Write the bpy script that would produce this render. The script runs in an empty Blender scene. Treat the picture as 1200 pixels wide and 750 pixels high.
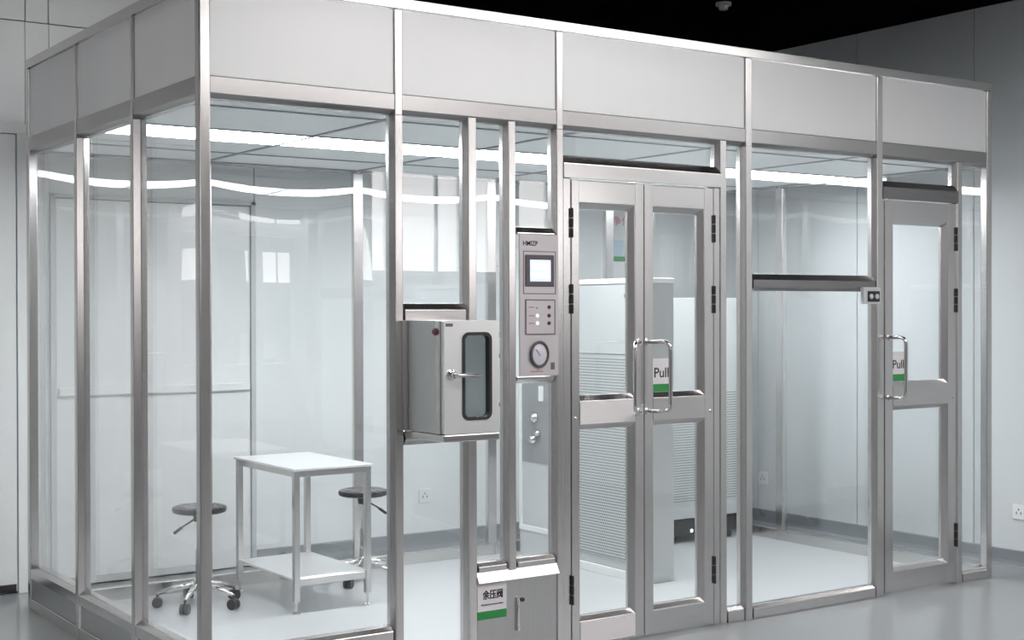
import bpy, bmesh, math, random
from mathutils import Vector, Matrix
random.seed(7)
sc = bpy.context.scene
C = sc.collection

# ------------------------------------------------------------------ camera, world, exposure
def make_camera():
    yaw, pit, rol = 0.6037, -0.0066, -0.0021
    fw = Vector((math.sin(yaw)*math.cos(pit), math.cos(yaw)*math.cos(pit), math.sin(pit)))
    rt = Vector((math.cos(yaw), -math.sin(yaw), 0)); up = rt.cross(fw)
    r2 = rt*math.cos(rol) + up*math.sin(rol); u2 = up*math.cos(rol) - rt*math.sin(rol)
    cam = bpy.data.cameras.new('camera'); o = bpy.data.objects.new('camera', cam); C.objects.link(o)
    m = Matrix((r2, u2, -fw)).transposed().to_4x4(); m.translation = (-1.94, -4.7989, 1.4648)
    o.matrix_world = m
    cam.sensor_width = 36; cam.lens = 36*1637.17/1200; cam.clip_start = 0.05; cam.clip_end = 60
    sc.camera = o
make_camera()
w = bpy.data.worlds.new('world'); sc.world = w; w.use_nodes = True
w.node_tree.nodes['Background'].inputs[0].default_value = (0.8, 0.85, 0.9, 1)
w.node_tree.nodes['Background'].inputs[1].default_value = 0.05
sc.view_settings.view_transform = 'Standard'; sc.view_settings.look = 'None'
sc.view_settings.gamma = 1; sc.view_settings.use_curve_mapping = False
sc.view_settings.exposure = 0.22
sc.cycles.use_denoising = True
sc.cycles.transparent_max_bounces = 32
sc.cycles.max_bounces = 12; sc.cycles.glossy_bounces = 6; sc.cycles.diffuse_bounces = 5
LED = 16.0          # light panels inside the booth
HALL = 4.8          # unseen hall ceiling lights, placed to brighten header panels and walls
DAY = 4.0           # glow of the unseen windows added on the front wall

# ------------------------------------------------------------------ materials
def nodes_of(name):
    m = bpy.data.materials.new(name); m.use_nodes = True
    nt = m.node_tree; b = nt.nodes['Principled BSDF']
    return m, nt, b
def plain(name, col, rough=0.5, metal=0.0, noise=0.0, nscale=6.0, bump=0.0, stretch=(1,1,1), coat=0.0):
    m, nt, b = nodes_of(name)
    b.inputs['Base Color'].default_value = (*col, 1); b.inputs['Roughness'].default_value = rough
    b.inputs['Metallic'].default_value = metal
    if coat: b.inputs['Coat Weight'].default_value = coat; b.inputs['Coat Roughness'].default_value = 0.08
    if noise or bump:
        tc = nt.nodes.new('ShaderNodeTexCoord'); mp = nt.nodes.new('ShaderNodeMapping'); nz = nt.nodes.new('ShaderNodeTexNoise')
        mp.inputs['Scale'].default_value = stretch; nz.inputs['Scale'].default_value = nscale; nz.inputs['Detail'].default_value = 4
        nt.links.new(tc.outputs['Object'], mp.inputs[0]); nt.links.new(mp.outputs[0], nz.inputs['Vector'])
        if noise:
            r = nt.nodes.new('ShaderNodeMapRange'); r.inputs['To Min'].default_value = 1-noise; r.inputs['To Max'].default_value = 1+noise
            nt.links.new(nz.outputs['Fac'], r.inputs['Value'])
            mx = nt.nodes.new('ShaderNodeVectorMath'); mx.operation = 'SCALE'; mx.inputs[0].default_value = col
            nt.links.new(r.outputs[0], mx.inputs['Scale']); nt.links.new(mx.outputs[0], b.inputs['Base Color'])
            r2 = nt.nodes.new('ShaderNodeMapRange'); r2.inputs['To Min'].default_value = rough*(1-noise*1.5); r2.inputs['To Max'].default_value = rough*(1+noise*1.5)
            nt.links.new(nz.outputs['Fac'], r2.inputs['Value']); nt.links.new(r2.outputs[0], b.inputs['Roughness'])
        if bump:
            bp = nt.nodes.new('ShaderNodeBump'); bp.inputs['Strength'].default_value = bump; bp.inputs['Distance'].default_value = 0.002
            nt.links.new(nz.outputs['Fac'], bp.inputs['Height']); nt.links.new(bp.outputs[0], b.inputs['Normal'])
    return m
def emit(name, col, s):
    m, nt, b = nodes_of(name)
    b.inputs['Base Color'].default_value = (0.8, 0.8, 0.8, 1)
    b.inputs['Emission Color'].default_value = (*col, 1); b.inputs['Emission Strength'].default_value = s
    return m
def glass(name, tint=(0.992, 0.996, 0.996), f0=0.05):
    # thin clear pane: straight-through transmission plus a mirror reflection that grows at grazing angles (Schlick)
    m = bpy.data.materials.new(name); m.use_nodes = True; nt = m.node_tree; nt.nodes.clear()
    out = nt.nodes.new('ShaderNodeOutputMaterial'); mix = nt.nodes.new('ShaderNodeMixShader')
    tr = nt.nodes.new('ShaderNodeBsdfTransparent'); tr.inputs[0].default_value = (*tint, 1)
    gl = nt.nodes.new('ShaderNodeBsdfGlossy'); gl.inputs['Roughness'].default_value = 0.0; gl.inputs[0].default_value = (1, 1, 1, 1)
    ge = nt.nodes.new('ShaderNodeNewGeometry'); dp = nt.nodes.new('ShaderNodeVectorMath'); dp.operation = 'DOT_PRODUCT'
    nt.links.new(ge.outputs['Normal'], dp.inputs[0]); nt.links.new(ge.outputs['Incoming'], dp.inputs[1])
    def math_(op, a, b_=None):
        n = nt.nodes.new('ShaderNodeMath'); n.operation = op
        for i, v in enumerate((a, b_)):
            if v is None: continue
            if isinstance(v, (int, float)): n.inputs[i].default_value = v
            else: nt.links.new(v, n.inputs[i])
        return n.outputs[0]
    c = math_('ABSOLUTE', dp.outputs['Value']); k = math_('POWER', math_('SUBTRACT', 1.0, c), 5.0)
    f = math_('ADD', math_('MULTIPLY', k, 1-f0), f0)
    nt.links.new(f, mix.inputs[0]); nt.links.new(tr.outputs[0], mix.inputs[1]); nt.links.new(gl.outputs[0], mix.inputs[2])
    nt.links.new(mix.outputs[0], out.inputs[0])
    return m
def perforated(name, col, hole, pitch):
    m, nt, b = nodes_of(name); b.inputs['Roughness'].default_value = 0.45
    tc = nt.nodes.new('ShaderNodeTexCoord'); sp = nt.nodes.new('ShaderNodeSeparateXYZ'); nt.links.new(tc.outputs['Object'], sp.inputs[0])
    def mt(op, a, b_=0.0):
        n = nt.nodes.new('ShaderNodeMath'); n.operation = op
        for i, v in enumerate((a, b_)):
            if isinstance(v, (int, float)): n.inputs[i].default_value = v
            else: nt.links.new(v, n.inputs[i])
        return n.outputs[0]
    u = mt('ADD', sp.outputs[0], sp.outputs[1]); v = sp.outputs[2]
    row = mt('FLOOR', mt('DIVIDE', v, pitch)); off = mt('MULTIPLY', mt('MODULO', mt('ABSOLUTE', row), 2.0), 0.5)
    fu = mt('SUBTRACT', mt('FRACT', mt('ADD', mt('DIVIDE', u, pitch), off)), 0.5)
    fv = mt('SUBTRACT', mt('FRACT', mt('DIVIDE', v, pitch)), 0.5)
    d = mt('SQRT', mt('ADD', mt('MULTIPLY', fu, fu), mt('MULTIPLY', fv, fv)))
    k = mt('LESS_THAN', d, 0.3)
    mx = nt.nodes.new('ShaderNodeMix'); mx.data_type = 'RGBA'; nt.links.new(k, mx.inputs[0])
    mx.inputs[6].default_value = (*col, 1); mx.inputs[7].default_value = (*hole, 1); nt.links.new(mx.outputs[2], b.inputs['Base Color'])
    return m

M = {}
M['steel'] = plain('brushed_steel', (0.66, 0.645, 0.64), 0.24, 1.0, 0.10, 5.0, 0.03, (60, 60, 1.0))
M['steel_h'] = plain('brushed_steel_horizontal', (0.66, 0.645, 0.64), 0.22, 1.0, 0.10, 5.0, 0.03, (1.2, 1.2, 60))
M['panel'] = plain('satin_steel_sheet', (0.84, 0.845, 0.855), 0.34, 0.22, 0.05, 1.0, 0.0, (3, 3, 0.3))
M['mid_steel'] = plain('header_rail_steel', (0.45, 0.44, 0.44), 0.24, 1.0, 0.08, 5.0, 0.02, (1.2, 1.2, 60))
M['sheet'] = plain('brushed_steel_sheet', (0.56, 0.56, 0.56), 0.33, 1.0, 0.10, 6.0, 0.02, (40, 40, 1.0))
M['chrome'] = plain('polished_steel', (0.72, 0.71, 0.70), 0.10, 1.0)
M['glass'] = glass('clear_glass')
M['dglass'] = glass('window_glass', (0.93, 0.95, 0.955), 0.06)
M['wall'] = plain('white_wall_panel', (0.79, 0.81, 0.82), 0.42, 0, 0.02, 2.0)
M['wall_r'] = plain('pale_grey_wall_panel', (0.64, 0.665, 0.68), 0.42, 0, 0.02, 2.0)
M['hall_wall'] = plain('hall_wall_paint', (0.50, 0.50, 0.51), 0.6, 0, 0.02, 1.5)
M['joint'] = plain('grey_joint', (0.25, 0.26, 0.27), 0.7, 0, 0.05, 8)
M['base'] = plain('grey_baseboard', (0.29, 0.31, 0.33), 0.28, 0.3, 0.04, 5)
M['boothfloor'] = plain('white_vinyl_sheet', (0.55, 0.57, 0.58), 0.22, 0, 0.02, 1.5)
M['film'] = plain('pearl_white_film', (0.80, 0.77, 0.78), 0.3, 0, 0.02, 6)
M['bright'] = plain('bright_steel_sheet', (0.85, 0.86, 0.86), 0.3, 0.6, 0.04, 6)
M['floor'] = plain('grey_epoxy_floor', (0.30, 0.315, 0.325), 0.16, 0, 0.03, 1.2, 0.0)
M['ceil'] = plain('black_ceiling', (0.0015, 0.0015, 0.0015), 1.0, 0, 0.1, 5); M['ceil'].node_tree.nodes['Principled BSDF'].inputs['Specular IOR Level'].default_value = 0.02
M['midgrey'] = plain('grey_instrument_panel', (0.30, 0.315, 0.32), 0.4, 0, 0.04, 6)
M['dark_steel'] = plain('dark_brushed_steel', (0.30, 0.29, 0.295), 0.26, 1.0, 0.08, 5.0, 0.02, (1.2, 1.2, 60))  # steel base darkened to stand in for the dark hall it mirrors
M['pale'] = plain('pale_cabinet_coat', (0.47, 0.495, 0.50), 0.4, 0, 0.03, 6)
M['white'] = plain('white_powder_coat', (0.80, 0.81, 0.81), 0.4, 0, 0.02, 6)
M['offwhite'] = plain('pale_grey_coat', (0.55, 0.57, 0.58), 0.42, 0, 0.03, 6)
M['tile'] = plain('pale_ceiling_tile', (0.78, 0.81, 0.82), 0.3, 0, 0.03, 3)
M['tbar'] = plain('grey_ceiling_rail', (0.30, 0.32, 0.33), 0.4, 0.4, 0.03, 6)
M['black'] = plain('black_plastic', (0.02, 0.02, 0.022), 0.35, 0, 0.1, 20)
M['rubber'] = plain('black_rubber', (0.025, 0.025, 0.028), 0.55, 0, 0.1, 20)
M['seat'] = plain('black_leatherette', (0.022, 0.023, 0.027), 0.28, 0, 0.1, 40, 0.1)
M['lilac'] = plain('control_faceplate', (0.60, 0.565, 0.58), 0.36, 0.25, 0.03, 8)
M['bezel'] = plain('dark_screen_bezel', (0.10, 0.085, 0.095), 0.4, 0, 0.03, 20)
M['line'] = plain('dark_engraved_line', (0.16, 0.12, 0.14), 0.5, 0, 0.03, 20)
M['screen'] = emit('lit_touch_screen', (0.42, 0.56, 1.0), 0.6)
M['icon'] = emit('screen_icons', (0.85, 0.9, 1.0), 0.72)
M['led_green'] = emit('green_indicator', (0.75, 1.0, 0.9), 0.9)
M['red'] = plain('red_button', (0.13, 0.02, 0.045), 0.3, 0, 0.03, 20)
M['redtext'] = plain('red_lettering', (0.62, 0.05, 0.09), 0.5, 0, 0.03, 20)
M['pinktext'] = plain('rose_print', (0.50, 0.25, 0.30), 0.5, 0, 0.03, 20)
M['paper'] = plain('white_sign_board', (0.78, 0.75, 0.78), 0.45, 0, 0.02, 10)
M['green'] = plain('green_sign_stripe', (0.03, 0.28, 0.07), 0.45, 0, 0.05, 10)
M['ink'] = plain('black_print', (0.02, 0.02, 0.025), 0.5, 0, 0.05, 10)
M['paleblue'] = plain('pale_blue_notice', (0.55, 0.68, 0.78), 0.5, 0, 0.03, 10)
M['yellow'] = plain('pale_yellow_print', (0.75, 0.74, 0.42), 0.5, 0, 0.03, 10)
M['gauge'] = plain('gauge_face', (0.66, 0.64, 0.72), 0.25, 0, 0.08, 30, 0, (1,1,1), 0.5)
M['led'] = emit('led_light_panel', (0.95, 0.98, 1.0), LED)
M['sky'] = emit('bright_window_daylight', (1.0, 0.965, 0.96), DAY)
M['hall_led'] = emit('hall_light_diffuser', (1.0, 0.97, 0.95), HALL)
M['perf'] = perforated('perforated_white_sheet', (0.50, 0.53, 0.53), (0.06, 0.065, 0.065), 0.016)

# ------------------------------------------------------------------ mesh helpers
def finish(name, bm, mat, parent=None, origin=None, smooth=False, kind=None):
    """link bm (world coordinates) as one object; origin at its base unless given"""
    bmesh.ops.recalc_face_normals(bm, faces=bm.faces[:])
    me = bpy.data.meshes.new(name)
    vs = [v.co for v in bm.verts]
    if origin is None:
        lo = [min(v[i] for v in vs) for i in range(3)]; hi = [max(v[i] for v in vs) for i in range(3)]
        origin = Vector(((lo[0]+hi[0])/2, (lo[1]+hi[1])/2, lo[2]))
    origin = Vector(origin)
    for v in bm.verts: v.co -= origin
    if smooth:
        for f in bm.faces: f.smooth = True
    bm.to_mesh(me); bm.free()
    me.materials.append(mat)
    o = bpy.data.objects.new(name, me); C.objects.link(o)
    put(o, parent, origin)
    if kind: o['kind'] = kind
    return o
WORLD = {}
def put(o, parent, origin):
    WORLD[o.name] = Vector(origin)
    if parent is not None:
        o.parent = parent; o.location = Vector(origin) - WORLD[parent.name]
    else: o.location = origin
def empty(name, loc, label=None, cat=None, group=None, parent=None):
    o = bpy.data.objects.new(name, None); o.empty_display_size = 0.1; C.objects.link(o); put(o, parent, loc)
    if label: tag(o, label, cat, group)
    return o
def tag(o, label, cat=None, group=None):
    o['label'] = label
    if cat: o['category'] = cat
    if group: o['group'] = group
    return o
def structure(o): o['kind'] = 'structure'; return o
def add_box(bm, x0, x1, y0, y1, z0, z1, bev=0.0, seg=1):
    vs = [bm.verts.new((x, y, z)) for x in (x0, x1) for y in (y0, y1) for z in (z0, z1)]
    fs = [bm.faces.new([vs[i] for i in q]) for q in ((0,1,3,2), (4,6,7,5), (0,4,5,1), (2,3,7,6), (0,2,6,4), (1,5,7,3))]
    if bev:
        es = list({e for f in fs for e in f.edges})
        bmesh.ops.bevel(bm, geom=es, offset=bev, segments=seg, affect='EDGES', profile=0.5)
def box(name, x0, x1, y0, y1, z0, z1, mat, parent=None, bev=0.002, seg=1):
    bm = bmesh.new(); add_box(bm, min(x0,x1), max(x0,x1), min(y0,y1), max(y0,y1), min(z0,z1), max(z0,z1), bev, seg)
    return finish(name, bm, M[mat], parent)
def boxes(name, lst, mat, parent=None, bev=0.0):
    bm = bmesh.new()
    for b in lst: add_box(bm, *b, bev)
    return finish(name, bm, M[mat], parent)
def add_prism(bm, poly, fn, t0, t1, bev=0.0):
    """extrude polygon poly (list of 2-tuples) from t0 to t1; fn(a,b,t)->xyz"""
    A = [bm.verts.new(fn(a, b, t0)) for a, b in poly]; B = [bm.verts.new(fn(a, b, t1)) for a, b in poly]
    n = len(poly); long = []
    bm.faces.new(A[::-1]); bm.faces.new(B)
    for i in range(n):
        j = (i+1) % n; f = bm.faces.new((A[i], A[j], B[j], B[i])); long.append(f.edges[3])
    if bev:
        es = [e for e in {e for v in A for e in v.link_edges} if not (e.verts[0] in A and e.verts[1] in A)]
        bmesh.ops.bevel(bm, geom=es, offset=bev, segments=2, affect='EDGES', profile=0.5)
def add_lathe(bm, prof, c, n=28, axis='z', sx=1.0, sy=1.0):
    """prof: list of (radius, height); revolved about axis through c"""
    rings = []
    for r, h in prof:
        ring = []
        if r < 1e-6:
            ring = [bm.verts.new(_ax(axis, 0, 0, h, c))]
        else:
            for k in range(n):
                a = 2*math.pi*k/n; ring.append(bm.verts.new(_ax(axis, r*sx*math.cos(a), r*sy*math.sin(a), h, c)))
        rings.append(ring)
    for a, b in zip(rings, rings[1:]):
        if len(a) == 1 and len(b) == 1: continue
        for k in range(n):
            l = (k+1) % n
            if len(a) == 1: bm.faces.new((a[0], b[k], b[l]))
            elif len(b) == 1: bm.faces.new((a[k], a[l], b[0]))
            else: bm.faces.new((a[k], a[l], b[l], b[k]))
    for r in (rings[0], rings[-1]):
        if len(r) > 2: bm.faces.new(r)
def _ax(axis, u, v, h, c):
    if axis == 'z': return (c[0]+u, c[1]+v, c[2]+h)
    if axis == 'y': return (c[0]+u, c[1]-h, c[2]+v)      # height grows towards the viewer (-Y)
    return (c[0]-h, c[1]+u, c[2]+v)                        # 'x': height grows towards -X
def lathe(name, prof, c, mat, parent=None, n=28, axis='z', smooth=True, sx=1.0, sy=1.0):
    bm = bmesh.new(); add_lathe(bm, prof, c, n, axis, sx, sy); o = finish(name, bm, M[mat], parent, smooth=False)
    if smooth:
        for p in o.data.polygons: p.use_smooth = len(p.vertices) <= 4
        sharp(o)
    return o
def sharp(o, ang=40):
    bm = bmesh.new(); bm.from_mesh(o.data)
    for e in bm.edges:
        if len(e.link_faces) == 2 and e.calc_face_angle(0) > math.radians(ang): e.smooth = False
    bm.to_mesh(o.data); bm.free()
def round_path(pts, r, n=5):
    pts = [Vector(p) for p in pts]; out = [pts[0]]
    for a, b, c in zip(pts, pts[1:], pts[2:]):
        d1 = (a-b).normalized(); d2 = (c-b).normalized(); rr = min(r, (a-b).length*0.49, (c-b).length*0.49)
        p, q = b+d1*rr, b+d2*rr
        for k in range(n+1):
            t = k/n; out.append(p*(1-t)**2 + b*2*t*(1-t) + q*t*t)
    out.append(pts[-1]); return out
def add_tube(bm, pts, r, n=10, rad=None):
    pts = [Vector(p) for p in pts]; rings = []; up = None
    for i, p in enumerate(pts):
        t = (pts[min(i+1, len(pts)-1)] - pts[max(i-1, 0)]).normalized()
        if up is None:
            up = t.orthogonal().normalized()
        up = (up - t*up.dot(t)).normalized(); s = t.cross(up); rr = rad[i] if rad else r
        rings.append([bm.verts.new(p + (up*math.cos(2*math.pi*k/n) + s*math.sin(2*math.pi*k/n))*rr) for k in range(n)])
    for a, b in zip(rings, rings[1:]):
        for k in range(n): l = (k+1) % n; bm.faces.new((a[k], a[l], b[l], b[k]))
    bm.faces.new(rings[0][::-1]); bm.faces.new(rings[-1])
def tube(name, pts, r, mat, parent=None, n=10, corner=0.0, rad=None):
    bm = bmesh.new(); add_tube(bm, round_path(pts, corner) if corner else pts, r, n, rad)
    o = finish(name, bm, M[mat], parent)
    for p in o.data.polygons: p.use_smooth = len(p.vertices) == 4
    return o
def text(name, s, mat, parent, x, y, z, width=None, height=None, face='front', bold=0.0, fat=0.0):
    """flat lettering facing -Y (front) or -X (left); lower left corner at x,y,z"""
    cu = bpy.data.curves.new(name, 'FONT'); cu.body = s; cu.size = 1.0; cu.extrude = 0.0; cu.offset = bold
    t = bpy.data.objects.new(name, cu); C.objects.link(t)
    dg = bpy.context.evaluated_depsgraph_get(); dg.update(); me0 = bpy.data.meshes.new_from_object(t.evaluated_get(dg))
    bm = bmesh.new(); bm.from_mesh(me0); bpy.data.objects.remove(t); bpy.data.curves.remove(cu)
    lo = [min(v.co[i] for v in bm.verts) for i in (0, 1)]; hi = [max(v.co[i] for v in bm.verts) for i in (0, 1)]
    sx = width/(hi[0]-lo[0]) if width else None; sy = height/(hi[1]-lo[1]) if height else None
    sx = sx or sy; sy = sy or sx
    geo = bmesh.ops.extrude_face_region(bm, geom=bm.faces[:])
    top = {v for v in geo['geom'] if isinstance(v, bmesh.types.BMVert)}
    for v in bm.verts:
        u, h, d = (v.co.x-lo[0])*sx, (v.co.y-lo[1])*sy, (0.0006 if v in top else 0.0)
        v.co = Vector((x+u, y-d, z+h)) if face == 'front' else Vector((x-d, y-u, z+h))
    if fat:                                   # heavier strokes: shifted copies of the same glyphs
        src = bm.faces[:]
        for dx, dz in ((fat, 0), (0, fat), (fat, fat)):
            d = bmesh.ops.duplicate(bm, geom=src)
            for v in d['geom']:
                if isinstance(v, bmesh.types.BMVert): v.co += Vector((dx, -0.00002, dz))
    return finish(name, bm, M[mat], parent)

L, D, HT = 4.554, 2.22, 2.70
# ------------------------------------------------------------------ the hall: floor, ceiling, walls
XW, YB, XL, YF, ZC = 4.95, 2.65, -6.0, -8.2, 3.23
XF, YR, ZL, XS = 9.0, -4.2, 3.7, 0.95   # the hall widens to the right further forward; the ceiling steps up left of XS
def zceil(x): return ZL if x < XS else ZC
q = 0.05
structure(boxes('floor', [(XL-0.1, XF+0.1, YF-0.1, q, -0.1, 0.0), (XL-0.1, XF+0.1, D-q, YB+0.1, -0.1, 0.0), (XL-0.1, q, q, D-q, -0.1, 0.0), (L-q, XF+0.1, q, D-q, -0.1, 0.0)], 'floor'))
structure(box('floor_booth', q, L-q, q, D-q, -0.1, 0.0, 'boothfloor', bev=0))
structure(boxes('ceiling', [(XS, XF+0.1, YF-0.1, YB+0.1, ZC, ZL+0.1), (XL-0.1, XS, YF-0.1, YB+0.1, ZL, ZL+0.1)], 'ceil'))
structure(box('wall_left', XL-0.1, XL, YF, YB, 0.0, ZL, 'hall_wall', bev=0))
structure(boxes('wall_front', [(XL, XS, YF-0.1, YF, 0.0, ZL), (XS, XF, YF-0.1, YF, 0.0, ZC)], 'hall_wall'))
structure(box('wall_far_right', XF, XF+0.1, YF, YR, 0.0, ZC, 'hall_wall', bev=0))
structure(box('wall_return', XW+0.014, XF, YR, YR+0.1, 0.0, ZC, 'hall_wall', bev=0))
wb = structure(boxes('wall_back', [(XL, XS, YB+0.014, YB+0.1, 0.0, ZL), (XS, XW+0.014, YB+0.014, YB+0.1, 0.0, ZC)], 'joint'))
wr = structure(box('wall_right', XW+0.014, XW+0.1, YR+0.1, YB+0.014, 0.0, ZC, 'joint', bev=0))
g = 0.003
seam = [1.306+0.89*k for k in range(-13, 2)]
ys = [YR] + [s for s in seam if YR < s < YB] + [YB]
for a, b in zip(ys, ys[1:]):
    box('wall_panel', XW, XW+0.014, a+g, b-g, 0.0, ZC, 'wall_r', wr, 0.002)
D1 = (-1.02, 0.115, 2.44)       # door beside the booth: x0, x1, top
D2 = (0.235, 1.40, 2.09)        # door behind the glass
xs = [XL, -5.0, -4.0, -3.0, -2.0, D1[0], D1[1], D2[0], D2[1], 2.10, 3.05, 4.0, XW]
for a, b in zip(xs, xs[1:]):
    z0 = D1[2] if (a, b) == D1[:2] else D2[2] if (a, b) == D2[:2] else 0.0
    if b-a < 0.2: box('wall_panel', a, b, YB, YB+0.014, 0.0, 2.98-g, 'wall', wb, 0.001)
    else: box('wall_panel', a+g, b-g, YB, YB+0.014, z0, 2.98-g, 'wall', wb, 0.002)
    box('wall_panel', a+g, b-g, YB, YB+0.014, 2.98+g, zceil(b), 'wall', wb, 0.002)
def cove(name, pts, mat, parent=None):
    bm = bmesh.new()
    for fn, t0, t1, in pts:
        add_prism(bm, [(0, 0), (0.028, 0), (0.014, 0.012), (0.010, 0.03), (0.010, 0.088), (0.007, 0.094), (0, 0.094)], fn, t0, t1)
    return structure(finish(name, bm, M[mat], parent))
cove('baseboard_right', [(lambda a, b, t: (XW-a, t, b), YR, YB)], 'base')
cove('baseboard_back', [(lambda a, b, t: (t, YB-a, b), XL, D1[0]), (lambda a, b, t: (t, YB-a, b), D1[1], D2[0]), (lambda a, b, t: (t, YB-a, b), D2[1], XW-0.03)], 'base')
# door beside the booth (mostly outside the picture)
d = structure(empty('door_1', ((D1[0]+D1[1])/2, YB, 0)))
boxes('door_frame', [(D1[0], D1[0]+0.05, YB-0.02, YB+0.014, 0, D1[2]-0.05), (D1[1]-0.05, D1[1], YB-0.02, YB+0.014, 0, D1[2]-0.05), (D1[0], D1[1], YB-0.02, YB+0.014, D1[2]-0.05, D1[2])], 'white', d, 0.002)
lf = box('door_leaf', D1[0]+0.053, D1[1]-0.053, YB-0.012, YB+0.014, 0.012, D1[2]-0.055, 'white', d, 0.003)
box('drop_seal', D1[0]+0.06, D1[1]-0.06, YB-0.017, YB-0.012, 0.012, 0.05, 'rubber', lf, 0.001)
# double door behind the glass: slim grey frame, white leaf, push rail
d = structure(empty('door_2', ((D2[0]+D2[1])/2, YB, 0)))
boxes('door_frame', [(D2[0], D2[0]+0.028, YB-0.02, YB+0.014, 0, D2[2]), (D2[1]-0.028, D2[1], YB-0.02, YB+0.014, 0, D2[2]), (D2[0], D2[1], YB-0.02, YB+0.014, D2[2]-0.022, D2[2])], 'offwhite', d, 0.002)
lf = box('door_leaf', D2[0]+0.031, D2[1]-0.031, YB-0.008, YB+0.014, 0.008, D2[2]-0.026, 'white', d, 0.003)
box('push_rail', D2[0]+0.04, D2[1]-0.04, YB-0.03, YB-0.008, 1.015, 1.06, 'white', lf, 0.006, 2)
# unseen windows and ceiling lights, put in to light the booth
n = 0
for face, spans in (('front', [(-5.4, -3.6), (5.2, 6.9), (7.1, 8.8)]),):
    for a, b in spans:
        n += 1
        T = (lambda u, d, z: (u, YF+d, z)) if face == 'front' else (lambda u, d, z: (XF-d, u, z))
        wn = structure(empty('window_%d' % n, T((a+b)/2, 0, 1.85)))  # unseen window, added for bright highlights on the upper posts
        def wb_(u0, u1, d0, d1, z0, z1):
            p, q = T(u0, d0, z0), T(u1, d1, z1)
            return (min(p[0], q[0]), max(p[0], q[0]), min(p[1], q[1]), max(p[1], q[1]), z0, z1)
        boxes('window_frame', [wb_(a, b, 0, 0.05, 1.85, 1.9), wb_(a, b, 0, 0.05, 2.95, 3.0), wb_(a, a+0.05, 0, 0.05, 1.9, 2.95), wb_(b-0.05, b, 0, 0.05, 1.9, 2.95), wb_((a+b)/2-0.02, (a+b)/2+0.02, 0, 0.05, 1.9, 2.95)], 'white', wn)
        for u0, u1 in ((a+0.05, (a+b)/2-0.02), ((a+b)/2+0.02, b-0.05)):
            boxes('window_pane', [wb_(u0, u1, 0.004, 0.012, 1.9, 2.95)], 'sky', wn)
hall = [(0.2, 0.5), (-2.8, -0.9), (-3.9, -3.4), (0.2, -2.4), (0.2, -4.2)] + [(x, y) for x in (1.75, 3.15) for y in (-2.4, -4.2)] + [(4.3, -2.6)]  # positions chosen to brighten header panels and the upper-left wall
for x, y in hall:
    ZX = zceil(x)
    t = empty('ceiling_light', (x, y, ZX), 'flat square light set in the black ceiling of the hall, outside the picture', 'light', 'ceiling lights of the hall')
    boxes('frame', [(x-0.62, x-0.6, y-0.62, y+0.62, ZX-0.03, ZX), (x+0.6, x+0.62, y-0.62, y+0.62, ZX-0.03, ZX), (x-0.6, x+0.6, y-0.62, y-0.6, ZX-0.03, ZX), (x-0.6, x+0.6, y+0.6, y+0.62, ZX-0.03, ZX)], 'white', t)
    box('diffuser', x-0.6, x+0.6, y-0.6, y+0.6, ZX-0.022, ZX-0.012, 'hall_led', t, 0)
# small fixture on the black ceiling above the booth
t = empty('ceiling_detector', (3.62, 1.12, ZC), 'small grey detector on the black ceiling above the booth', 'detector')
lathe('base', [(0.0, 0), (0.045, 0), (0.045, -0.018), (0.0, -0.018)], (3.62, 1.12, ZC), 'white', t, 20)
lathe('head', [(0.0, -0.018), (0.03, -0.018), (0.026, -0.04), (0.0, -0.046)], (3.62, 1.12, ZC), 'white', t, 20)

# ------------------------------------------------------------------ the clean room booth
booth = empty('cleanroom_booth', (L/2, D/2, 0), 'large stainless steel framed glass cleanroom booth with satin header panels', 'booth')
FR = {'front': lambda u, d, z: (u, d, z), 'left': lambda u, d, z: (d, u, z), 'back': lambda u, d, z: (u, D-d, z), 'right': lambda u, d, z: (L-d, u, z)}
def vmember(name, face, u0, u1, z0, z1, cl=0.012, cr=0.012, d0=0.0, dep=0.055, ch=0.030, parent=booth, mat='steel', bev=0.0025):
    """upright: flat face u0..u1, flanks splayed by cl / cr down to the glass line"""
    T = FR[face]; bm = bmesh.new()
    add_prism(bm, [(u0, d0), (u1, d0), (u1+cr, d0+ch), (u1+cr, d0+dep), (u0-cl, d0+dep), (u0-cl, d0+ch)], lambda a, b, t: T(a, b, t), z0, z1, bev)
    return finish(name, bm, M[mat], parent)
def hmember(name, face, u0, u1, z0, z1, cb=0.02, ct=0.02, d0=0.0, dep=0.055, ch=0.020, parent=booth, mat='steel_h', bev=0.0025):
    """rail: flat face z0..z1, upper / lower flank splayed by ct / cb"""
    T = FR[face]; bm = bmesh.new()
    add_prism(bm, [(z0, d0), (z1, d0), (z1+ct, d0+ch), (z1+ct, d0+dep), (z0-cb, d0+dep), (z0-cb, d0+ch)], lambda a, b, t: T(t, b, a), u0, u1, bev)
    return finish(name, bm, M[mat], parent)
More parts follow.
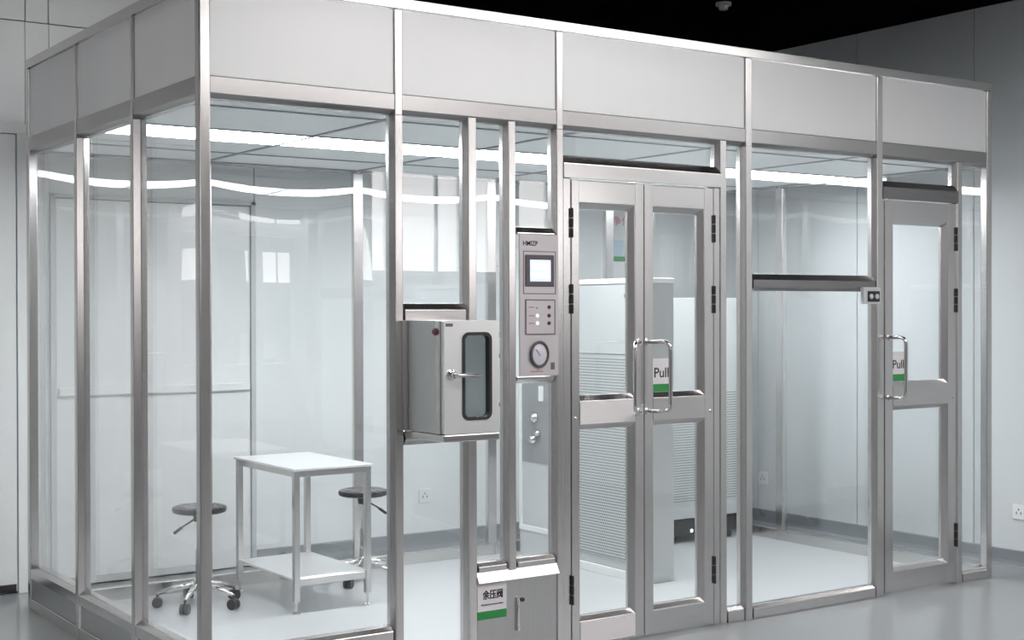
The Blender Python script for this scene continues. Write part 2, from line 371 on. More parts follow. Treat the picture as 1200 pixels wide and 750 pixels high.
def pane(face, u0, u1, z0, z1, d=0.038, parent=booth, bulge=0.0, name='glass_pane', mat='glass'):
    T = FR[face]; bm = bmesh.new(); th = 0.008
    if not bulge:
        (xa, ya, _), (xb, yb, _) = T(u0, d, 0), T(u1, d+th, 0)
        add_box(bm, min(xa, xb), max(xa, xb), min(ya, yb), max(ya, yb), z0, z1)
        return finish(name, bm, M[mat], parent)
    n = 22; G = [[], []]
    for s in (0, 1):
        for i in range(n+1):
            row = []
            for j in range(n+1):
                a, b = i/n*2-1, j/n*2-1
                wv = bulge*(1-a*a)*(1-b**4)
                row.append(bm.verts.new(T(u0+(u1-u0)*i/n, d+s*th+wv, z0+(z1-z0)*j/n)))
            G[s].append(row)
    for s in (0, 1):
        for i in range(n):
            for j in range(n): bm.faces.new((G[s][i][j], G[s][i+1][j], G[s][i+1][j+1], G[s][i][j+1]))
    for i in range(n):
        for (a, b) in (((i, 0), (i+1, 0)), ((i, n), (i+1, n)), ((0, i), (0, i+1)), ((n, i), (n, i+1))):
            bm.faces.new((G[0][a[0]][a[1]], G[0][b[0]][b[1]], G[1][b[0]][b[1]], G[1][a[0]][a[1]]))
    o = finish(name, bm, M[mat], parent)
    for p in o.data.polygons: p.use_smooth = p.area > (u1-u0)*(z1-z0)/n/n*0.5
    sharp(o, 50); return o
ZH0, ZH1, ZT = 2.258, 2.322, 2.655
PB = -0.003     # uprights stand a little proud of the rails
# corner posts
for nm, cx, cy in (('a', 0, 0), ('b', L-0.04, 0), ('c', 0, D-0.04), ('d', L-0.04, D-0.04)):
    ex = 0.02
    box('corner_post', cx-0.002, cx+0.042, cy-0.002, cy+0.042, 0, ZT+0.002, 'steel', booth, 0.005, 2)
# front uprights: full height ones carry the header too
fp = {'p1': (0.809, 0.844), 'p4': (1.602, 1.635), 'p5': (2.708, 2.748), 'p6': (3.625, 3.667)}
for k, (a, b) in fp.items():
    vmember('post', 'front', a, b, 0, ZH0-0.02, d0=PB)
    box('header_post', a, b, PB, 0.05, ZH0-0.02, ZT, 'steel', booth, 0.003, 2)
for a, b, z0 in ((1.153, 1.191, 0), (1.352, 1.387, 0.385), (2.545, 2.583, 0), (4.262, 4.299, 0)):
    vmember('post', 'front', a, b, z0, ZH0-0.004, d0=PB)
edges = [0.042, 0.809, 0.844, 1.602, 1.635, 2.708, 2.748, 3.625, 3.667, L-0.042]
for a, b in zip(edges[::2], edges[1::2]):
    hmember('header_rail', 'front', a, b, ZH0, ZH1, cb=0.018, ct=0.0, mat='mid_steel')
    box('header_panel', a+0.001, b-0.001, 0.006, 0.03, ZH1+0.001, ZT-0.001, 'panel', booth, 0.001)
hmember('top_rail', 'front', -0.004, L+0.008, ZT+0.002, HT, cb=0, ct=0, d0=-0.006, dep=0.05, ch=0.02)
# left face
le = [0.042, 0.694, 0.73, 1.425, 1.462, D-0.042]
for a, b in ((0.694, 0.73), (1.425, 1.462)):
    vmember('post', 'left', a, b, 0, ZH0-0.02, cl=0.012, cr=0.012, d0=PB)
    box('header_post', PB, 0.05, a+0.006, b-0.006, ZH0-0.02, ZT, 'steel', booth, 0.003, 2)
for a, b in zip(le[::2], le[1::2]):
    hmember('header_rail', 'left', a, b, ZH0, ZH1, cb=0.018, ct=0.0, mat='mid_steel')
    box('header_panel', 0.006, 0.03, a+0.001, b-0.001, ZH1+0.001, ZT-0.001, 'panel', booth, 0.001)
    hmember('sill_rail', 'left', a, b, 0.155, 0.20, cb=0.0, ct=0.018)
    box('kick_panel', 0.008, 0.03, a+0.001, b-0.001, 0.056, 0.154, 'sheet', booth, 0.001)
    hmember('base_rail', 'left', a, b, 0.0, 0.055, cb=0.0, ct=0.0)
    pane('left', a+0.002, b-0.002, 0.21, ZH0-0.01)
hmember('top_rail', 'left', 0.046, D-0.046, ZT+0.002, HT, cb=0, ct=0, d0=-0.006, dep=0.05, ch=0.02)
# back face: five bays of glass that bow slightly between the posts
be = [0.042, 0.895, 0.931, 1.800, 1.836, 2.705, 2.741, 3.610, 3.646, L-0.042]
for k in range(1, 8, 2):
    vmember('post', 'back', be[k], be[k+1], 0, ZH0-0.02, d0=PB, dep=0.05)
    box('header_post', be[k], be[k+1], D-0.05, D-PB, ZH0-0.02, ZT, 'steel', booth, 0.003, 2)
for a, b in zip(be[::2], be[1::2]):
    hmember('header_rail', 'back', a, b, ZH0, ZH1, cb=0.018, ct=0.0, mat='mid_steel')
    box('header_panel', a+0.001, b-0.001, D-0.03, D-0.006, ZH1+0.001, ZT-0.001, 'panel', booth, 0.001)
    hmember('base_rail', 'back', a, b, 0.0, 0.055, cb=0.0, ct=0.012)
    pane('back', a+0.001, b-0.001, 0.055, ZH0-0.01, bulge=0.008)
hmember('top_rail', 'back', -0.004, L+0.008, ZT+0.002, HT, cb=0, ct=0, d0=-0.006, dep=0.05, ch=0.02)
# right face
re_ = [0.042, 0.694, 0.73, 1.535, 1.572, D-0.042]
for a, b in ((0.694, 0.73), (1.535, 1.572)):
    vmember('post', 'right', a, b, 0, ZH0-0.02, d0=PB)
    box('header_post', L-0.05, L-PB, a+0.004, b-0.004, ZH0-0.02, ZT, 'steel', booth, 0.003, 2)
for a, b in zip(re_[::2], re_[1::2]):
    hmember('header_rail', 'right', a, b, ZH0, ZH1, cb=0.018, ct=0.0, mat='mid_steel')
    box('header_panel', L-0.03, L-0.006, a+0.001, b-0.001, ZH1+0.001, ZT-0.001, 'panel', booth, 0.001)
    hmember('base_rail', 'right', a, b, 0.0, 0.055, cb=0.0, ct=0.012)
    pane('right', a+0.002, b-0.002, 0.055, ZH0-0.01)
hmember('top_rail', 'right', 0.046, D-0.046, ZT+0.002, HT, cb=0, ct=0, d0=-0.006, dep=0.05, ch=0.02)
box('roof_sheet', 0.05, L-0.05, 0.05, D-0.05, ZT+0.005, ZT+0.02, 'sheet', booth, 0)  # unseen sheet, added to block light above the booth ceiling
# front bays
def bay(a, b, z0, z1): return pane('front', a+0.001, b-0.001, z0, z1)
c_ = 0.012
# first bay, raised sill
hmember('sill_rail', 'front', 0.042, 0.809-c_, 0.155, 0.20, cb=0.0, ct=0.018)
box('kick_panel', 0.043, 0.809-c_-0.001, 0.008, 0.03, 0.056, 0.154, 'sheet', booth, 0.001)
hmember('base_rail', 'front', 0.042, 0.809-c_, 0, 0.055, cb=0, ct=0)
bay(0.042, 0.809-c_, 0.21, ZH0-0.01)
# pass box bay
a, b = 0.844+c_, 1.153-c_
hmember('mid_rail', 'front', a, b, 1.415, 1.470, cb=0.0, ct=0.025)
hmember('mid_rail', 'front', a, b, 0.952, 0.985, cb=0.022, ct=0.0)
hmember('base_rail', 'front', a, b, 0.0, 0.055, cb=0.0, ct=0.018)
bay(a, b, 1.49, ZH0-0.01); bay(a, b, 0.06, 0.94)
bay(a, b, 0.986, 1.414)
# narrow bay and control bay
a, b = 1.191+c_, 1.352-c_
hmember('mid_rail', 'front', a, b, 0.388, 0.41, cb=0.0, ct=0.016); bay(a, b, 0.42, ZH0-0.01)
a, b = 1.387+c_, 1.602-c_
hmember('mid_rail', 'front', a, b, 0.388, 0.41, cb=0.0, ct=0.016); bay(a, b, 0.42, 1.165)
hmember('mid_rail', 'front', a, b, 1.175, 1.187, cb=0.016, ct=0.0, d0=0.004)
hmember('mid_rail', 'front', a, b, 1.787, 1.793, cb=0.0, ct=0.024, d0=0.0); bay(a, b, 1.81, ZH0-0.01)
# service compartment under both
cab = box('service_panel', 1.192, 1.601, 0.003, 0.03, 0.012, 0.344, 'sheet', booth, 0.003)
tag(cab, 'brushed steel access panel')
bm = bmesh.new(); add_prism(bm, [(-0.018, 0.346), (-0.016, 0.350), (0.004, 0.387), (0.05, 0.387), (0.05, 0.346)], lambda a, b, t: (t, a, b), 1.192, 1.601, 0.0)
finish('ledge', bm, M['bright'], booth)
box('handle', 1.388, 1.398, -0.012, 0.003, 0.125, 0.268, 'chrome', cab, 0.003, 2)
lathe('lock', [(0, 0), (0.009, 0), (0.009, 0.006), (0, 0.006)], (1.42, 0.003, 0.252), 'black', cab, 16, 'y')
box('base_rail', 1.191, 1.602, 0.006, 0.05, 0, 0.011, 'steel_h', booth, 0)
# slim bay right of the double door
a, b = 2.583+c_, 2.708-c_
hmember('base_rail', 'front', a, b, 0, 0.055, cb=0, ct=0.014); bay(a, b, 0.06, ZH0-0.01)
# wide bay with the dark cross bar
a, b = 2.748+c_, 3.625-c_
hmember('base_rail', 'front', a, b, 0, 0.048, cb=0, ct=0.014); bay(a, b, 0.055, 1.565); bay(a, b, 1.63, ZH0-0.01)
hmember('cross_bar', 'front', a, b, 1.572, 1.609, cb=0.014, ct=0.030, mat='dark_steel')
# end bay
a, b = 4.299+c_, L-0.042
hmember('base_rail', 'front', a, b, 0, 0.045, cb=0, ct=0.014); bay(a, b, 0.055, ZH0-0.01)
# door frames
def door_frame(x0, x1, jl, jr, zh0, zh1, hm='steel_h'):
    hmember('door_head', 'front', x0, x1, zh0, zh1, cb=0.0, ct=0.034, d0=-0.008, ch=0.026, mat=hm)
    box('door_jamb', x0+0.001, jl-0.003, 0.002, 0.05, 0, zh0, 'steel', booth, 0.003, 2)
    box('door_jamb', jr+0.003, x1-0.001, 0.002, 0.05, 0, zh0, 'steel', booth, 0.003, 2)
door_frame(1.636, 2.545, 1.681, 2.503, 2.034, 2.098)
bay(1.636+c_, 2.545-c_, 2.13, ZH0-0.01)
door_frame(3.668, 4.262, 3.686, 4.249, 2.034, 2.094, 'dark_steel')
bay(3.667+c_, 4.262-c_, 2.125, ZH0-0.01)
def door_leaf(x0, x1, sl, sr, hinge_side, hx, hoff, label, plate='steel_h'):
    """x0..x1 leaf, inner edges of the stile faces sl / sr, pull handle mounted at hx leaning by hoff"""
    lf = empty('door_leaf', ((x0+x1)/2, 0.02, 0.012), parent=booth); tag(lf, label)
    zt, z0 = 2.028, 0.012
    vmember('stile', 'front', x0, sl, z0, zt, cl=0, cr=0.014, parent=lf, dep=0.045)
    vmember('stile', 'front', sr, x1, z0, zt, cl=0.022, cr=0, parent=lf, dep=0.045)
    a, b = sl, sr
    hmember('top_rail', 'front', a, b, 1.932, zt-0.001, cb=0.026, ct=0, parent=lf, d0=0.001, dep=0.044)
    hmember('push_plate', 'front', a, b, 0.970, 1.072, cb=0.022, ct=0.026, parent=lf, d0=-0.001, dep=0.044)
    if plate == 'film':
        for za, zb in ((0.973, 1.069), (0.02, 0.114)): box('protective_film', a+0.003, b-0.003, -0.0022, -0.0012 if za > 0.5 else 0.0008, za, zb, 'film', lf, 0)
    hmember('bottom_rail', 'front', a, b, z0+0.001, 0.118, cb=0, ct=0.022, parent=lf, d0=0.001, dep=0.044)
    pane('front', a+0.012, b-0.02, 1.095, 1.91, 0.034, lf); pane('front', a+0.012, b-0.02, 0.138, 0.95, 0.034, lf)
    tube('pull_handle', [(hx, 0.0, 1.325), (hx+hoff, -0.095, 1.325), (hx+hoff, -0.095, 1.015), (hx, 0.0, 1.015)], 0.0095, 'chrome', lf, 12, 0.035)
    for z in (1.325, 1.015): lathe('handle_rose', [(0, -0.002), (0.016, -0.002), (0.016, 0.006), (0, 0.006)], (hx, 0.0, z), 'chrome', lf, 18, 'y')
    xh = x0-0.0015 if hinge_side < 0 else x1+0.0015
    for zc in (1.842, 1.515, 0.262):
        bm = bmesh.new()
        for k in range(3):
            add_lathe(bm, [(0, -0.020), (0.006, -0.020), (0.006, 0.020), (0, 0.020)], (xh, -0.006, zc+(k-1)*0.043), 12)
        finish('hinge', bm, M['black'], lf)
    lathe('screw_cap', [(0, -0.001), (0.007, -0.001), (0.007, 0.003), (0.004, 0.005), (0, 0.005)], ((x0+0.02) if hinge_side < 0 else (x1-0.02), 0.0, 1.0), 'chrome', lf, 14, 'y')
    return lf
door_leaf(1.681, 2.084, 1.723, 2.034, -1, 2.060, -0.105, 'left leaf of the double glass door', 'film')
door_leaf(2.0875, 2.503, 2.138, 2.447, 1, 2.108, 0.05, 'right leaf of the double glass door, with the white sign')
door_leaf(3.686, 4.249, 3.748, 4.186, 1, 3.722, 0.012, 'single glass door near the right end')
# booth ceiling: tiles, rails, a row of light panels
gx = [0.052, 0.91, 1.818, 2.723, 3.63, L-0.052]; gy = [0.058, 0.27, 0.91, 1.31, 1.74, D-0.052]
zc = ZH0-0.006
for i in range(5):
    for j in range(5):
        x0, x1, y0, y1 = gx[i]+0.012, gx[i+1]-0.012, gy[j]+0.010, gy[j+1]-0.010
        if j == 2: box('light_panel', x0, x1, y0, y1, zc+0.002, zc+0.02, 'led', booth, 0)
        else: box('ceiling_tile', x0, x1, y0, y1, zc+0.004, zc+0.02, 'tile', booth, 0)
for x in gx: box('ceiling_rail', x-0.0125, x+0.0125, gy[0], gy[-1], zc, zc+0.03, 'tbar', booth, 0)
for y in gy:
    for a, b in zip(gx, gx[1:]): box('ceiling_rail', a+0.0125, b-0.0125, y-0.0105, y+0.0105, zc, zc+0.03, 'tbar', booth, 0)

# ------------------------------------------------------------------ pass box
t = empty('pass_box', (0.98, -0.14, 0.965), 'stainless steel pass box with gasketed window door and lever handle, below the short pane', 'pass box')
x0, x1, y0, y1, z0, z1 = 0.850, 1.096, -0.275, -0.018, 0.995, 1.428
bm = bmesh.new(); th = 0.012
for b in ((x0, x0+th, y0, y1, z0, z1), (x1-th, x1, y0, y1, z0, z1), (x0+th, x1-th, y0, y1, z1-th, z1), (x0+th, x1-th, y0, y1, z0, z0+th), (x0+th, x0+0.05, y1-0.01, y1, z0+th, z1-th), (x1-0.05, x1-th, y1-0.01, y1, z0+th, z1-th), (x0+0.05, x1-0.05, y1-0.01, y1, z0+th, z0+0.05), (x0+0.05, x1-0.05, y1-0.01, y1, z1-0.05, z1-th)):
    add_box(bm, *b, 0.001)
body = finish('body', bm, M['sheet'], t)
box('liner', x1-th-0.004, x1-th-0.0005, y0+0.01, y1-0.012, z0+th+0.001, z1-th-0.001, 'bright', body, 0)  # added brighter sheet standing in for the lit inner side wall
box('rear_window', x0+0.051, x1-0.051, y1-0.008, y1-0.003, z0+0.051, z1-0.051, 'dglass', body, 0)
box('edge_flange', x0-0.004, x0, y0, y0+0.035, z0, z1, 'steel', body, 0.001)
box('tray', x0-0.003, x1+0.004, y0-0.03, -0.004, 0.965, 0.993, 'steel_h', t, 0.004, 2)
box('back_flange', x0-0.012, x0-0.0005, -0.03, -0.004, 0.993, z1, 'sheet', t, 0.001)
# door with rounded window opening
dr = empty('door', ((x0+x1)/2, y0-0.01, z0), parent=t)
def rrect(cx, cz, hw, hh, r, n=6):
    out = []
    for sx, sz, a0 in ((1, 1, 0), (-1, 1, 90), (-1, -1, 180), (1, -1, 270)):
        for k in range(n+1):
            a = math.radians(a0+90*k/n); out.append((cx+sx*(hw-r)+r*math.cos(a), cz+sz*(hh-r)+r*math.sin(a)))
    return out
def ring(name, inner, outer, ya, yb, mat, parent, bev=0.0):
    bm = bmesh.new(); n = len(inner)
    V = {(k, s): [bm.verts.new((p[0], y, p[1])) for p in q] for k, q in (('i', inner), ('o', outer)) for s, y in ((0, ya), (1, yb))}
    for k in range(n):
        l = (k+1) % n
        bm.faces.new((V['i', 0][k], V['i', 0][l], V['o', 0][l], V['o', 0][k])); bm.faces.new((V['i', 1][k], V['i', 1][l], V['o', 1][l], V['o', 1][k]))
        bm.faces.new((V['i', 0][k], V['i', 0][l], V['i', 1][l], V['i', 1][k])); bm.faces.new((V['o', 0][k], V['o', 0][l], V['o', 1][l], V['o', 1][k]))
    return finish(name, bm, M[mat], parent)
wcx, wcz, whw, whh = 0.999, 1.214, 0.0665, 0.168
dx0, dx1 = x0+0.001, x1+0.004; dyf, dyb = y0-0.024, y0-0.002
inn = rrect(wcx, wcz, whw, whh, 0.028)
cxo, czo, hwo, hho = (dx0+dx1)/2, (z0+z1)/2, (dx1-dx0)/2, (z1-z0)/2
outp = rrect(cxo, czo, hwo, hho, 0.006)
ring('door_plate', inn, outp, dyf, dyb, 'bright', dr)
ring('gasket', rrect(wcx, wcz, whw-0.011, whh-0.011, 0.02), rrect(wcx, wcz, whw+0.001, whh+0.001, 0.029), dyf-0.004, dyb+0.003, 'rubber', dr)
box('window', wcx-whw+0.009, wcx+whw-0.009, dyf+0.009, dyf+0.014, wcz-whh+0.009, wcz+whh-0.009, 'dglass', dr, 0)
hz = 1.222; hxp = 0.882
lathe('handle_rose', [(0, -0.001), (0.021, -0.001), (0.021, 0.006), (0.012, 0.009), (0.012, 0.03), (0, 0.03)], (hxp, dyf, hz), 'chrome', dr, 20, 'y')
tube('lever_handle', [(hxp, dyf-0.012, hz), (hxp, dyf-0.040, hz), (hxp+0.105, dyf-0.040, hz-0.004)], 0.008, 'chrome', dr, 12, 0.015)
for z in (1.37, 1.29, 1.10):
    box('hinge_pin', dx1, dx1+0.012, dyf+0.004, dyf+0.014, z-0.008, z+0.008, 'steel', dr, 0.002)
box('maker_plate', 0.857, 0.889, dyf-0.001, dyf-0.0001, 1.405, 1.417, 'line', dr, 0)
lathe('button', [(0, 0), (0.015, 0), (0.015, 0.004), (0.010, 0.006), (0.010, 0.011), (0, 0.011)], (x0-0.0035, y0+0.03, 1.385), 'red', t, 20, 'x')

# ------------------------------------------------------------------ control panel
t = empty('control_panel', (1.495, 0.0, 1.19), 'pale control panel with lit touch screen, indicator plate and round pressure gauge', 'control panel')
fy = -0.012
box('faceplate', 1.400, 1.602, fy, -0.004, 1.190, 1.786, 'lilac', t, 0.003, 2)
text('title_lettering', 'HMIZP', 'ink', t, 1.418, fy-0.0003, 1.738, width=0.075, height=0.02, bold=0.012)
def frame_lines(name, xa, xb, za, zb, wd, parent, mat='line', y=None):
    y = fy if y is None else y
    return boxes(name, [(xa, xb, y-0.0015, y+0.001, za, za+wd), (xa, xb, y-0.0015, y+0.001, zb-wd, zb), (xa, xa+wd, y-0.0015, y+0.001, za+wd, zb-wd), (xb-wd, xb, y-0.0015, y+0.001, za+wd, zb-wd)], mat, parent)
s = empty('touch_screen', (1.5, fy, 1.56), parent=t)
frame_lines('surround_line', 1.418, 1.587, 1.535, 1.716, 0.003, s)
box('bezel', 1.428, 1.576, fy-0.006, fy-0.0005, 1.567, 1.700, 'bezel', s, 0.003, 2)
box('display', 1.449, 1.556, fy-0.0075, fy-0.0055, 1.588, 1.679, 'screen', s, 0)
bm = bmesh.new()
for i in range(4):
    for j in range(2): add_box(bm, 1.46+0.023*i, 1.475+0.023*i, fy-0.0085, fy-0.007, 1.603+0.036*j, 1.623+0.036*j)
finish('screen_icons', bm, M['icon'], s)
s = empty('indicator_plate', (1.5, fy, 1.37), parent=t)
box('plate', 1.428, 1.582, fy-0.003, fy-0.0005, 1.364, 1.512, 'lilac', s, 0.001)
frame_lines('border_line', 1.428, 1.582, 1.364, 1.512, 0.004, s, y=fy-0.0028)
for k, z in enumerate((1.480, 1.444, 1.412)):
    lathe('indicator_lamp', [(0, 0), (0.0075, 0), (0.005, 0.004), (0, 0.005)], (1.489, fy-0.003, z), 'led_green' if k else 'offwhite', s, 14, 'y')
    lathe('push_button', [(0, 0), (0.008, 0), (0.008, 0.004), (0.006, 0.006), (0, 0.006)], (1.549, fy-0.003, z), 'red', s, 14, 'y')
    box('caption', 1.445, 1.472, fy-0.0036, fy-0.0028, z-0.003, z+0.002, 'pinktext', s, 0)
s = empty('pressure_gauge', (1.497, fy, 1.28), parent=t)
bm = bmesh.new(); add_lathe(bm, [(0.046, -0.001), (0.049, 0.010), (0.046, 0.014), (0.040, 0.014), (0.038, 0.008), (0.038, -0.001)], (1.497, fy, 1.281), 36, 'y', 1, 1.18)
o = finish('bezel_ring', bm, M['bezel'], s, smooth=True)
lathe('dial', [(0, 0), (0.039, 0), (0.039, 0.007), (0.034, 0.0085), (0, 0.0095)], (1.497, fy, 1.281), 'gauge', s, 32, 'y', True, 1, 1.18)
tube('needle', [(1.497, fy-0.0105, 1.275), (1.478, fy-0.0105, 1.302)], 0.0012, 'ink', s, 6)
box('logo_plate', 1.560, 1.580, fy-0.0015, fy-0.0003, 1.215, 1.245, 'line', t, 0)
box('caption_line', 1.455, 1.52, fy-0.0012, fy-0.0002, 1.206, 1.212, 'pinktext', t, 0)

# ------------------------------------------------------------------ signs
def pull_sign(x, y, z, wd, hg, label, st):
    t = empty('pull_sign', (x+wd/2, y, z), label, 'sign')
    box('board', x, x+wd, y, y+0.003, z+st, z+hg, 'paper', t, 0)
    box('stripe', x, x+wd, y, y+0.003, z, z+st-0.0002, 'green', t, 0)
    text('lettering', 'Pull', 'ink', t, x+wd*0.14, y-0.0003, z+hg*0.42, width=wd*0.72, height=hg*0.30, bold=0.01)
    return t
pull_sign(2.153, 0.0300, 1.098, 0.118, 0.150, 'white Pull sign with green stripe on the double door, beside its handle', 0.034)
pull_sign(3.765, 0.0300, 1.098, 0.118, 0.150, 'white Pull sign with green stripe on the single door, seen through its handle', 0.034)
t = empty('valve_sign', (1.26, 0.0, 0.19), 'white sign with black Chinese characters and green stripe on the low steel access panel', 'sign')
box('board', 1.194, 1.338, -0.001, 0.0025, 0.226, 0.338, 'paper', t, 0)
box('stripe', 1.194, 1.338, -0.001, 0.0025, 0.192, 0.2258, 'green', t, 0)
text('lettering', '余压阀', 'ink', t, 1.219, -0.0013, 0.274, width=0.098, height=0.037, fat=0.0016)
text('small_lettering', 'Residual pressure valve', 'ink', t, 1.212, -0.0013, 0.247, width=0.108, height=0.010, bold=0.012)

# push button box on the cross bar
t = empty('button_box', (3.555, -0.02, 1.49), 'small grey box with two black push buttons at the end of the dark cross bar', 'switch')
box('housing', 3.497, 3.622, -0.028, -0.004, 1.495, 1.580, 'offwhite', t, 0.003, 2)
box('button_plate', 3.522, 3.612, -0.031, -0.028, 1.507, 1.560, 'black', t, 0.002)
for x in (3.546, 3.588): lathe('push_button', [(0, 0), (0.013, 0), (0.013, 0.005), (0.010, 0.007), (0, 0.007)], (x, -0.031, 1.533), 'offwhite', t, 16, 'y')

# ------------------------------------------------------------------ work table
tx0, tx1, ty0, ty1, tz = 1.012, 1.432, 1.33, 2.03, 0.705
t = empty('work_table', ((tx0+tx1)/2, (ty0+ty1)/2, 0), 'stainless steel work table with a lower shelf inside the booth', 'table')
box('tabletop', tx0-0.008, tx1+0.008, ty0-0.008, ty1+0.008, tz-0.012, tz, 'bright', t, 0.003, 2)
boxes('apron', [(tx0+0.03, tx1-0.03, ty0+0.002, ty0+0.018, tz-0.042, tz-0.0125), (tx0+0.03, tx1-0.03, ty1-0.018, ty1-0.002, tz-0.042, tz-0.0125), (tx0+0.002, tx0+0.018, ty0+0.03, ty1-0.03, tz-0.042, tz-0.0125), (tx1-0.018, tx1-0.002, ty0+0.03, ty1-0.03, tz-0.042, tz-0.0125)], 'steel_h', t, 0.001)
box('shelf', tx0+0.002, tx1-0.002, ty0+0.031, ty1-0.031, 0.160, 0.172, 'bright', t, 0.002)
boxes('shelf_rim', [(tx0+0.03, tx1-0.03, ty0+0.004, ty0+0.03, 0.135, 0.170), (tx0+0.03, tx1-0.03, ty1-0.03, ty1-0.004, 0.135, 0.170)], 'steel_h', t, 0.001)
for x in (tx0, tx1-0.03):
    for y in (ty0, ty1-0.03):
        lg = box('leg', x, x+0.03, y, y+0.03, 0.06, tz-0.0125, 'steel', t, 0.003, 2)
        lathe('levelling_foot', [(0, 0), (0.022, 0), (0.022, 0.006), (0.007, 0.012), (0.007, 0.061), (0, 0.061)], (x+0.015, y+0.015, 0), 'chrome', lg, 14)

# ------------------------------------------------------------------ stools
def stool(cx, cy, sz, lever_ang, base_ang, label):
    t = empty('stool', (cx, cy, 0), label, 'stool')
    R = 0.135
    lathe('seat', [(0, sz-0.036), (R-0.02, sz-0.036), (R-0.004, sz-0.030), (R, sz-0.018), (R-0.004, sz-0.006), (R-0.02, sz), (R-0.05, sz-0.001), (0, sz-0.006)], (cx, cy, 0), 'seat', t, 40)
    lathe('mount_plate', [(0, sz-0.078), (0.028, sz-0.078), (0.034, sz-0.037), (0, sz-0.037)], (cx, cy, 0), 'black', t, 20)
    ca, sa = math.cos(lever_ang), math.sin(lever_ang)
    lv = tube('lever', [(cx+ca*0.03, cy+sa*0.03, sz-0.062), (cx+ca*0.12, cy+sa*0.12, sz-0.092), (cx+ca*0.16, cy+sa*0.16, sz-0.108)], 0.005, 'chrome', t, 8)
    tube('lever_grip', [(cx+ca*0.125, cy+sa*0.125, sz-0.094), (cx+ca*0.175, cy+sa*0.175, sz-0.114)], 0.008, 'black', lv, 10)
    lathe('gas_column', [(0, 0.26), (0.012, 0.26), (0.012, sz-0.078), (0, sz-0.078)], (cx, cy, 0), 'chrome', t, 16)
    lathe('column_sleeve', [(0, 0.085), (0.021, 0.085), (0.021, 0.27), (0.017, 0.285), (0, 0.285)], (cx, cy, 0), 'chrome', t, 20)
    lathe('hub', [(0, 0.075), (0.034, 0.075), (0.034, 0.125), (0.026, 0.135), (0, 0.135)], (cx, cy, 0), 'chrome', t, 20)
    for k in range(5):
        a = base_ang+2*math.pi*k/5; c, s = math.cos(a), math.sin(a)
        lg = tube('leg', [(cx+c*0.02, cy+s*0.02, 0.112), (cx+c*0.12, cy+s*0.12, 0.094), (cx+c*0.205, cy+s*0.205, 0.068)], 0.012, 'chrome', t, 10, rad=[0.016, 0.013, 0.010])
        px, py = cx+c*0.205, cy+s*0.205
        bm = bmesh.new()
        for off in (-0.012, 0.012):
            m = Matrix.Translation((px-s*off, py+c*off, 0.026)) @ Matrix.Rotation(a, 4, 'Z') @ Matrix.Rotation(math.pi/2, 4, 'X')
            bmesh.ops.create_cone(bm, cap_ends=True, segments=18, radius1=0.026, radius2=0.026, depth=0.017, matrix=m)
        add_tube(bm, [(px, py, 0.026), (px, py, 0.068)], 0.006, 8)
        finish('castor', bm, M['black'], lg)
    return t
stool(0.72, 1.80, 0.50, math.radians(205), math.radians(12), 'round black stool on castors behind the corner post, left of the steel table')
stool(1.69, 1.89, 0.50, math.radians(-75), math.radians(75), 'round black stool on castors behind the steel table, right of it')

# ------------------------------------------------------------------ equipment behind the double door
X0, X1, Y0, Y1, Z1 = 2.885, 3.075, 0.93, 1.70, 1.64
t = empty('equipment_cabinet', ((X0+X1)/2, (Y0+Y1)/2, 0), 'white steel equipment cabinet with perforated lower panel behind the double door', 'cabinet')
box('body', X0+0.006, X1, Y0, Y1, 0.0, Z1-0.03, 'pale', t, 0.004, 2)
box('top_cap', X0-0.004, X1+0.003, Y0-0.004, Y1+0.004, Z1-0.029, Z1, 'white', t, 0.004, 2)
up_ = box('upper_panel', X0-0.002, X0+0.0055, Y0+0.01, Y1-0.01, 1.225, Z1-0.035, 'pale', t, 0.002)
lathe('knob', [(0, 0), (0.018, 0), (0.018, 0.012), (0.012, 0.018), (0, 0.018)], (X0-0.002, 1.09, 1.545), 'chrome', up_, 16, 'x')
box('perforated_panel', X0-0.001, X0+0.0055, Y0+0.01, Y1-0.01, 0.10, 1.205, 'perf', t, 0)
box('base_strip', X0-0.010, X0+0.0055, Y0, Y1, 0.0, 0.045, 'white', t, 0.002)
X0, X1, Y0, Y1 = 2.885, 3.02, 1.73, 2.12
t = empty('instrument_cabinet', ((X0+X1)/2, (Y0+Y1)/2, 0), 'grey instrument cabinet with white rim and round valves, seen below the control panel', 'cabinet')
box('body', X0, X1, Y0, Y1, 0.0, 1.30, 'offwhite', t, 0.004, 2)
boxes('rim', [(X0-0.008, X0-0.0005, Y0+0.005, Y1-0.005, 0.15, 0.18), (X0-0.008, X0-0.0005, Y0+0.005, Y1-0.005, 1.25, 1.28), (X0-0.008, X0-0.0005, Y1-0.03, Y1-0.005, 0.18, 1.25), (X0-0.008, X0-0.0005, Y0+0.005, Y0+0.02, 0.18, 1.25)], 'white', t, 0.001)
for y, z, r in ((1.955, 0.83, 0.035), (1.965, 0.70, 0.03), (1.91, 0.74, 0.022)):
    lathe('valve', [(0, 0), (r, 0), (r, 0.012), (r*0.6, 0.03), (0, 0.034)], (X0-0.004, y, z), 'chrome', t, 20, 'x')
box('front_panel', X0-0.004, X0-0.0005, Y0+0.025, Y1-0.035, 0.56, 1.245, 'midgrey', t, 0)
box('switch', X0-0.012, X0-0.0005, 1.87, 1.91, 0.93, 1.02, 'white', t, 0.002)
X0, X1, Y0, Y1 = 3.80, 4.40, 1.80, 2.10
t = empty('purifier_cabinet', ((X0+X1)/2, (Y0+Y1)/2, 0), 'white cabinet on a black castor base at the back of the booth', 'cabinet')
box('body', X0, X1, Y0, Y1, 0.155, 1.545, 'pale', t, 0.006, 2)
box('perforated_panel', X0+0.03, X1-0.03, Y0-0.004, Y0-0.0005, 0.26, 0.95, 'perf', t, 0)
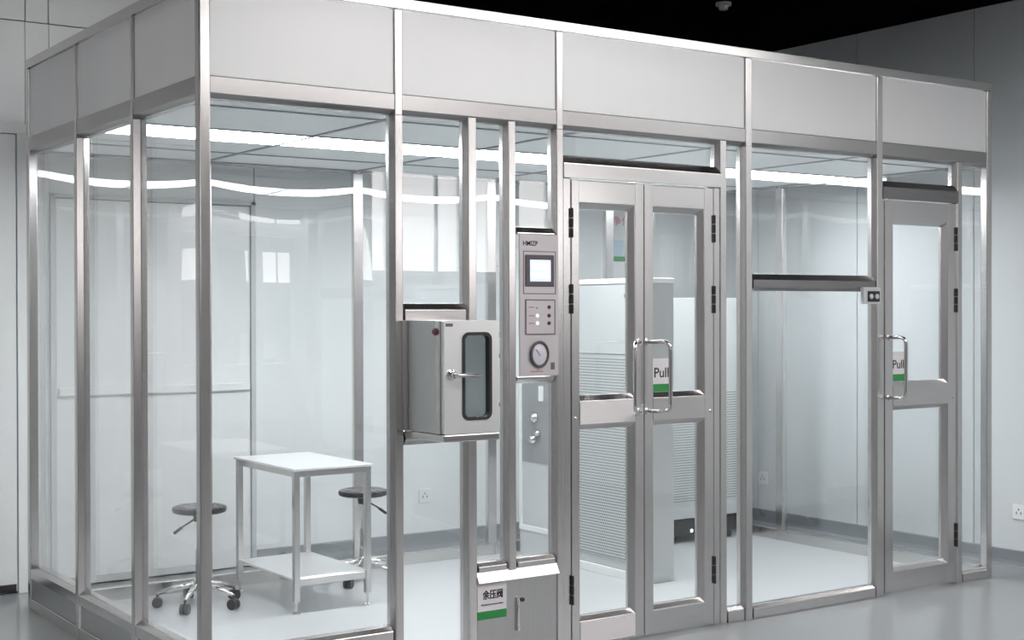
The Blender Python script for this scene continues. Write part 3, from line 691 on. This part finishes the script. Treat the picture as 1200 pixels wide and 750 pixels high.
bs = box('base', X0+0.01, X1-0.01, Y0+0.01, Y1-0.01, 0.05, 0.154, 'black', t, 0.004)
lathe('indicator', [(0, 0), (0.012, 0), (0.012, 0.003), (0, 0.004)], (X0+0.19, Y0+0.01, 0.075), 'led_green', bs, 14, 'y')
for x in (X0+0.06, X1-0.06):
    for y in (Y0+0.05, Y1-0.05):
        bm = bmesh.new(); bmesh.ops.create_cone(bm, cap_ends=True, segments=16, radius1=0.024, radius2=0.024, depth=0.02, matrix=Matrix.Translation((x, y, 0.024)) @ Matrix.Rotation(math.pi/2, 4, 'X'))
        add_box(bm, x-0.008, x+0.008, y-0.013, y-0.0105, 0.024, 0.05); add_box(bm, x-0.008, x+0.008, y+0.0105, y+0.013, 0.024, 0.05)
        finish('castor', bm, M['black'], t)

# ------------------------------------------------------------------ things on the walls
def socket(p, face, label):
    t = empty('wall_socket', p, label, 'socket')
    x, y, z = p; h = 0.043
    if face == 'y':
        box('plate', x-h, x+h, y-0.010, y, z, z+2*h, 'white', t, 0.004, 2)
        boxes('outlet_holes', [(x-0.017, x-0.012, y-0.0112, y-0.0098, z+0.03, z+0.045), (x+0.012, x+0.017, y-0.0112, y-0.0098, z+0.03, z+0.045), (x-0.003, x+0.003, y-0.0112, y-0.0098, z+0.052, z+0.062)], 'black', t)
    else:
        box('plate', x-0.010, x, y-h, y+h, z, z+2*h, 'white', t, 0.004, 2)
        boxes('outlet_holes', [(x-0.0112, x-0.0098, y-0.017, y-0.012, z+0.03, z+0.045), (x-0.0112, x-0.0098, y+0.012, y+0.017, z+0.03, z+0.045), (x-0.0112, x-0.0098, y-0.003, y+0.003, z+0.052, z+0.062)], 'black', t)
socket((2.531, YB, 0.275), 'y', 'white wall socket on the back wall, right of the steel table')
socket((XW, 2.139, 0.265), 'x', 'white wall socket on the right wall, seen through the wide glass bay')
socket((XW, 0.104, 0.27), 'x', 'white wall socket low on the right wall outside the booth, at the right picture edge')
t = empty('wall_notice', (4.115, YB, 1.80), 'pale blue notice with green foot on the back wall, behind the double door', 'notice')
box('sheet', 4.030, 4.20, YB-0.003, YB, 1.835, 1.945, 'paleblue', t, 0)
box('foot_band', 4.030, 4.20, YB-0.003, YB, 1.800, 1.8348, 'green', t, 0)
box('patch', 4.125, 4.19, YB-0.0042, YB-0.0028, 1.842, 1.875, 'yellow', t, 0)
o = text('wall_lettering', '净化', 'redtext', None, 4.02, YB-0.0003, 2.045, width=0.17, height=0.065); tag(o, 'red characters on the back wall above the pale blue notice', 'lettering')
o = text('wall_lettering', '净化工程', 'redtext', None, 3.00, YB-0.0003, 1.745, width=0.17, height=0.045); tag(o, 'small red characters on the back wall, seen left of the control panel', 'lettering')
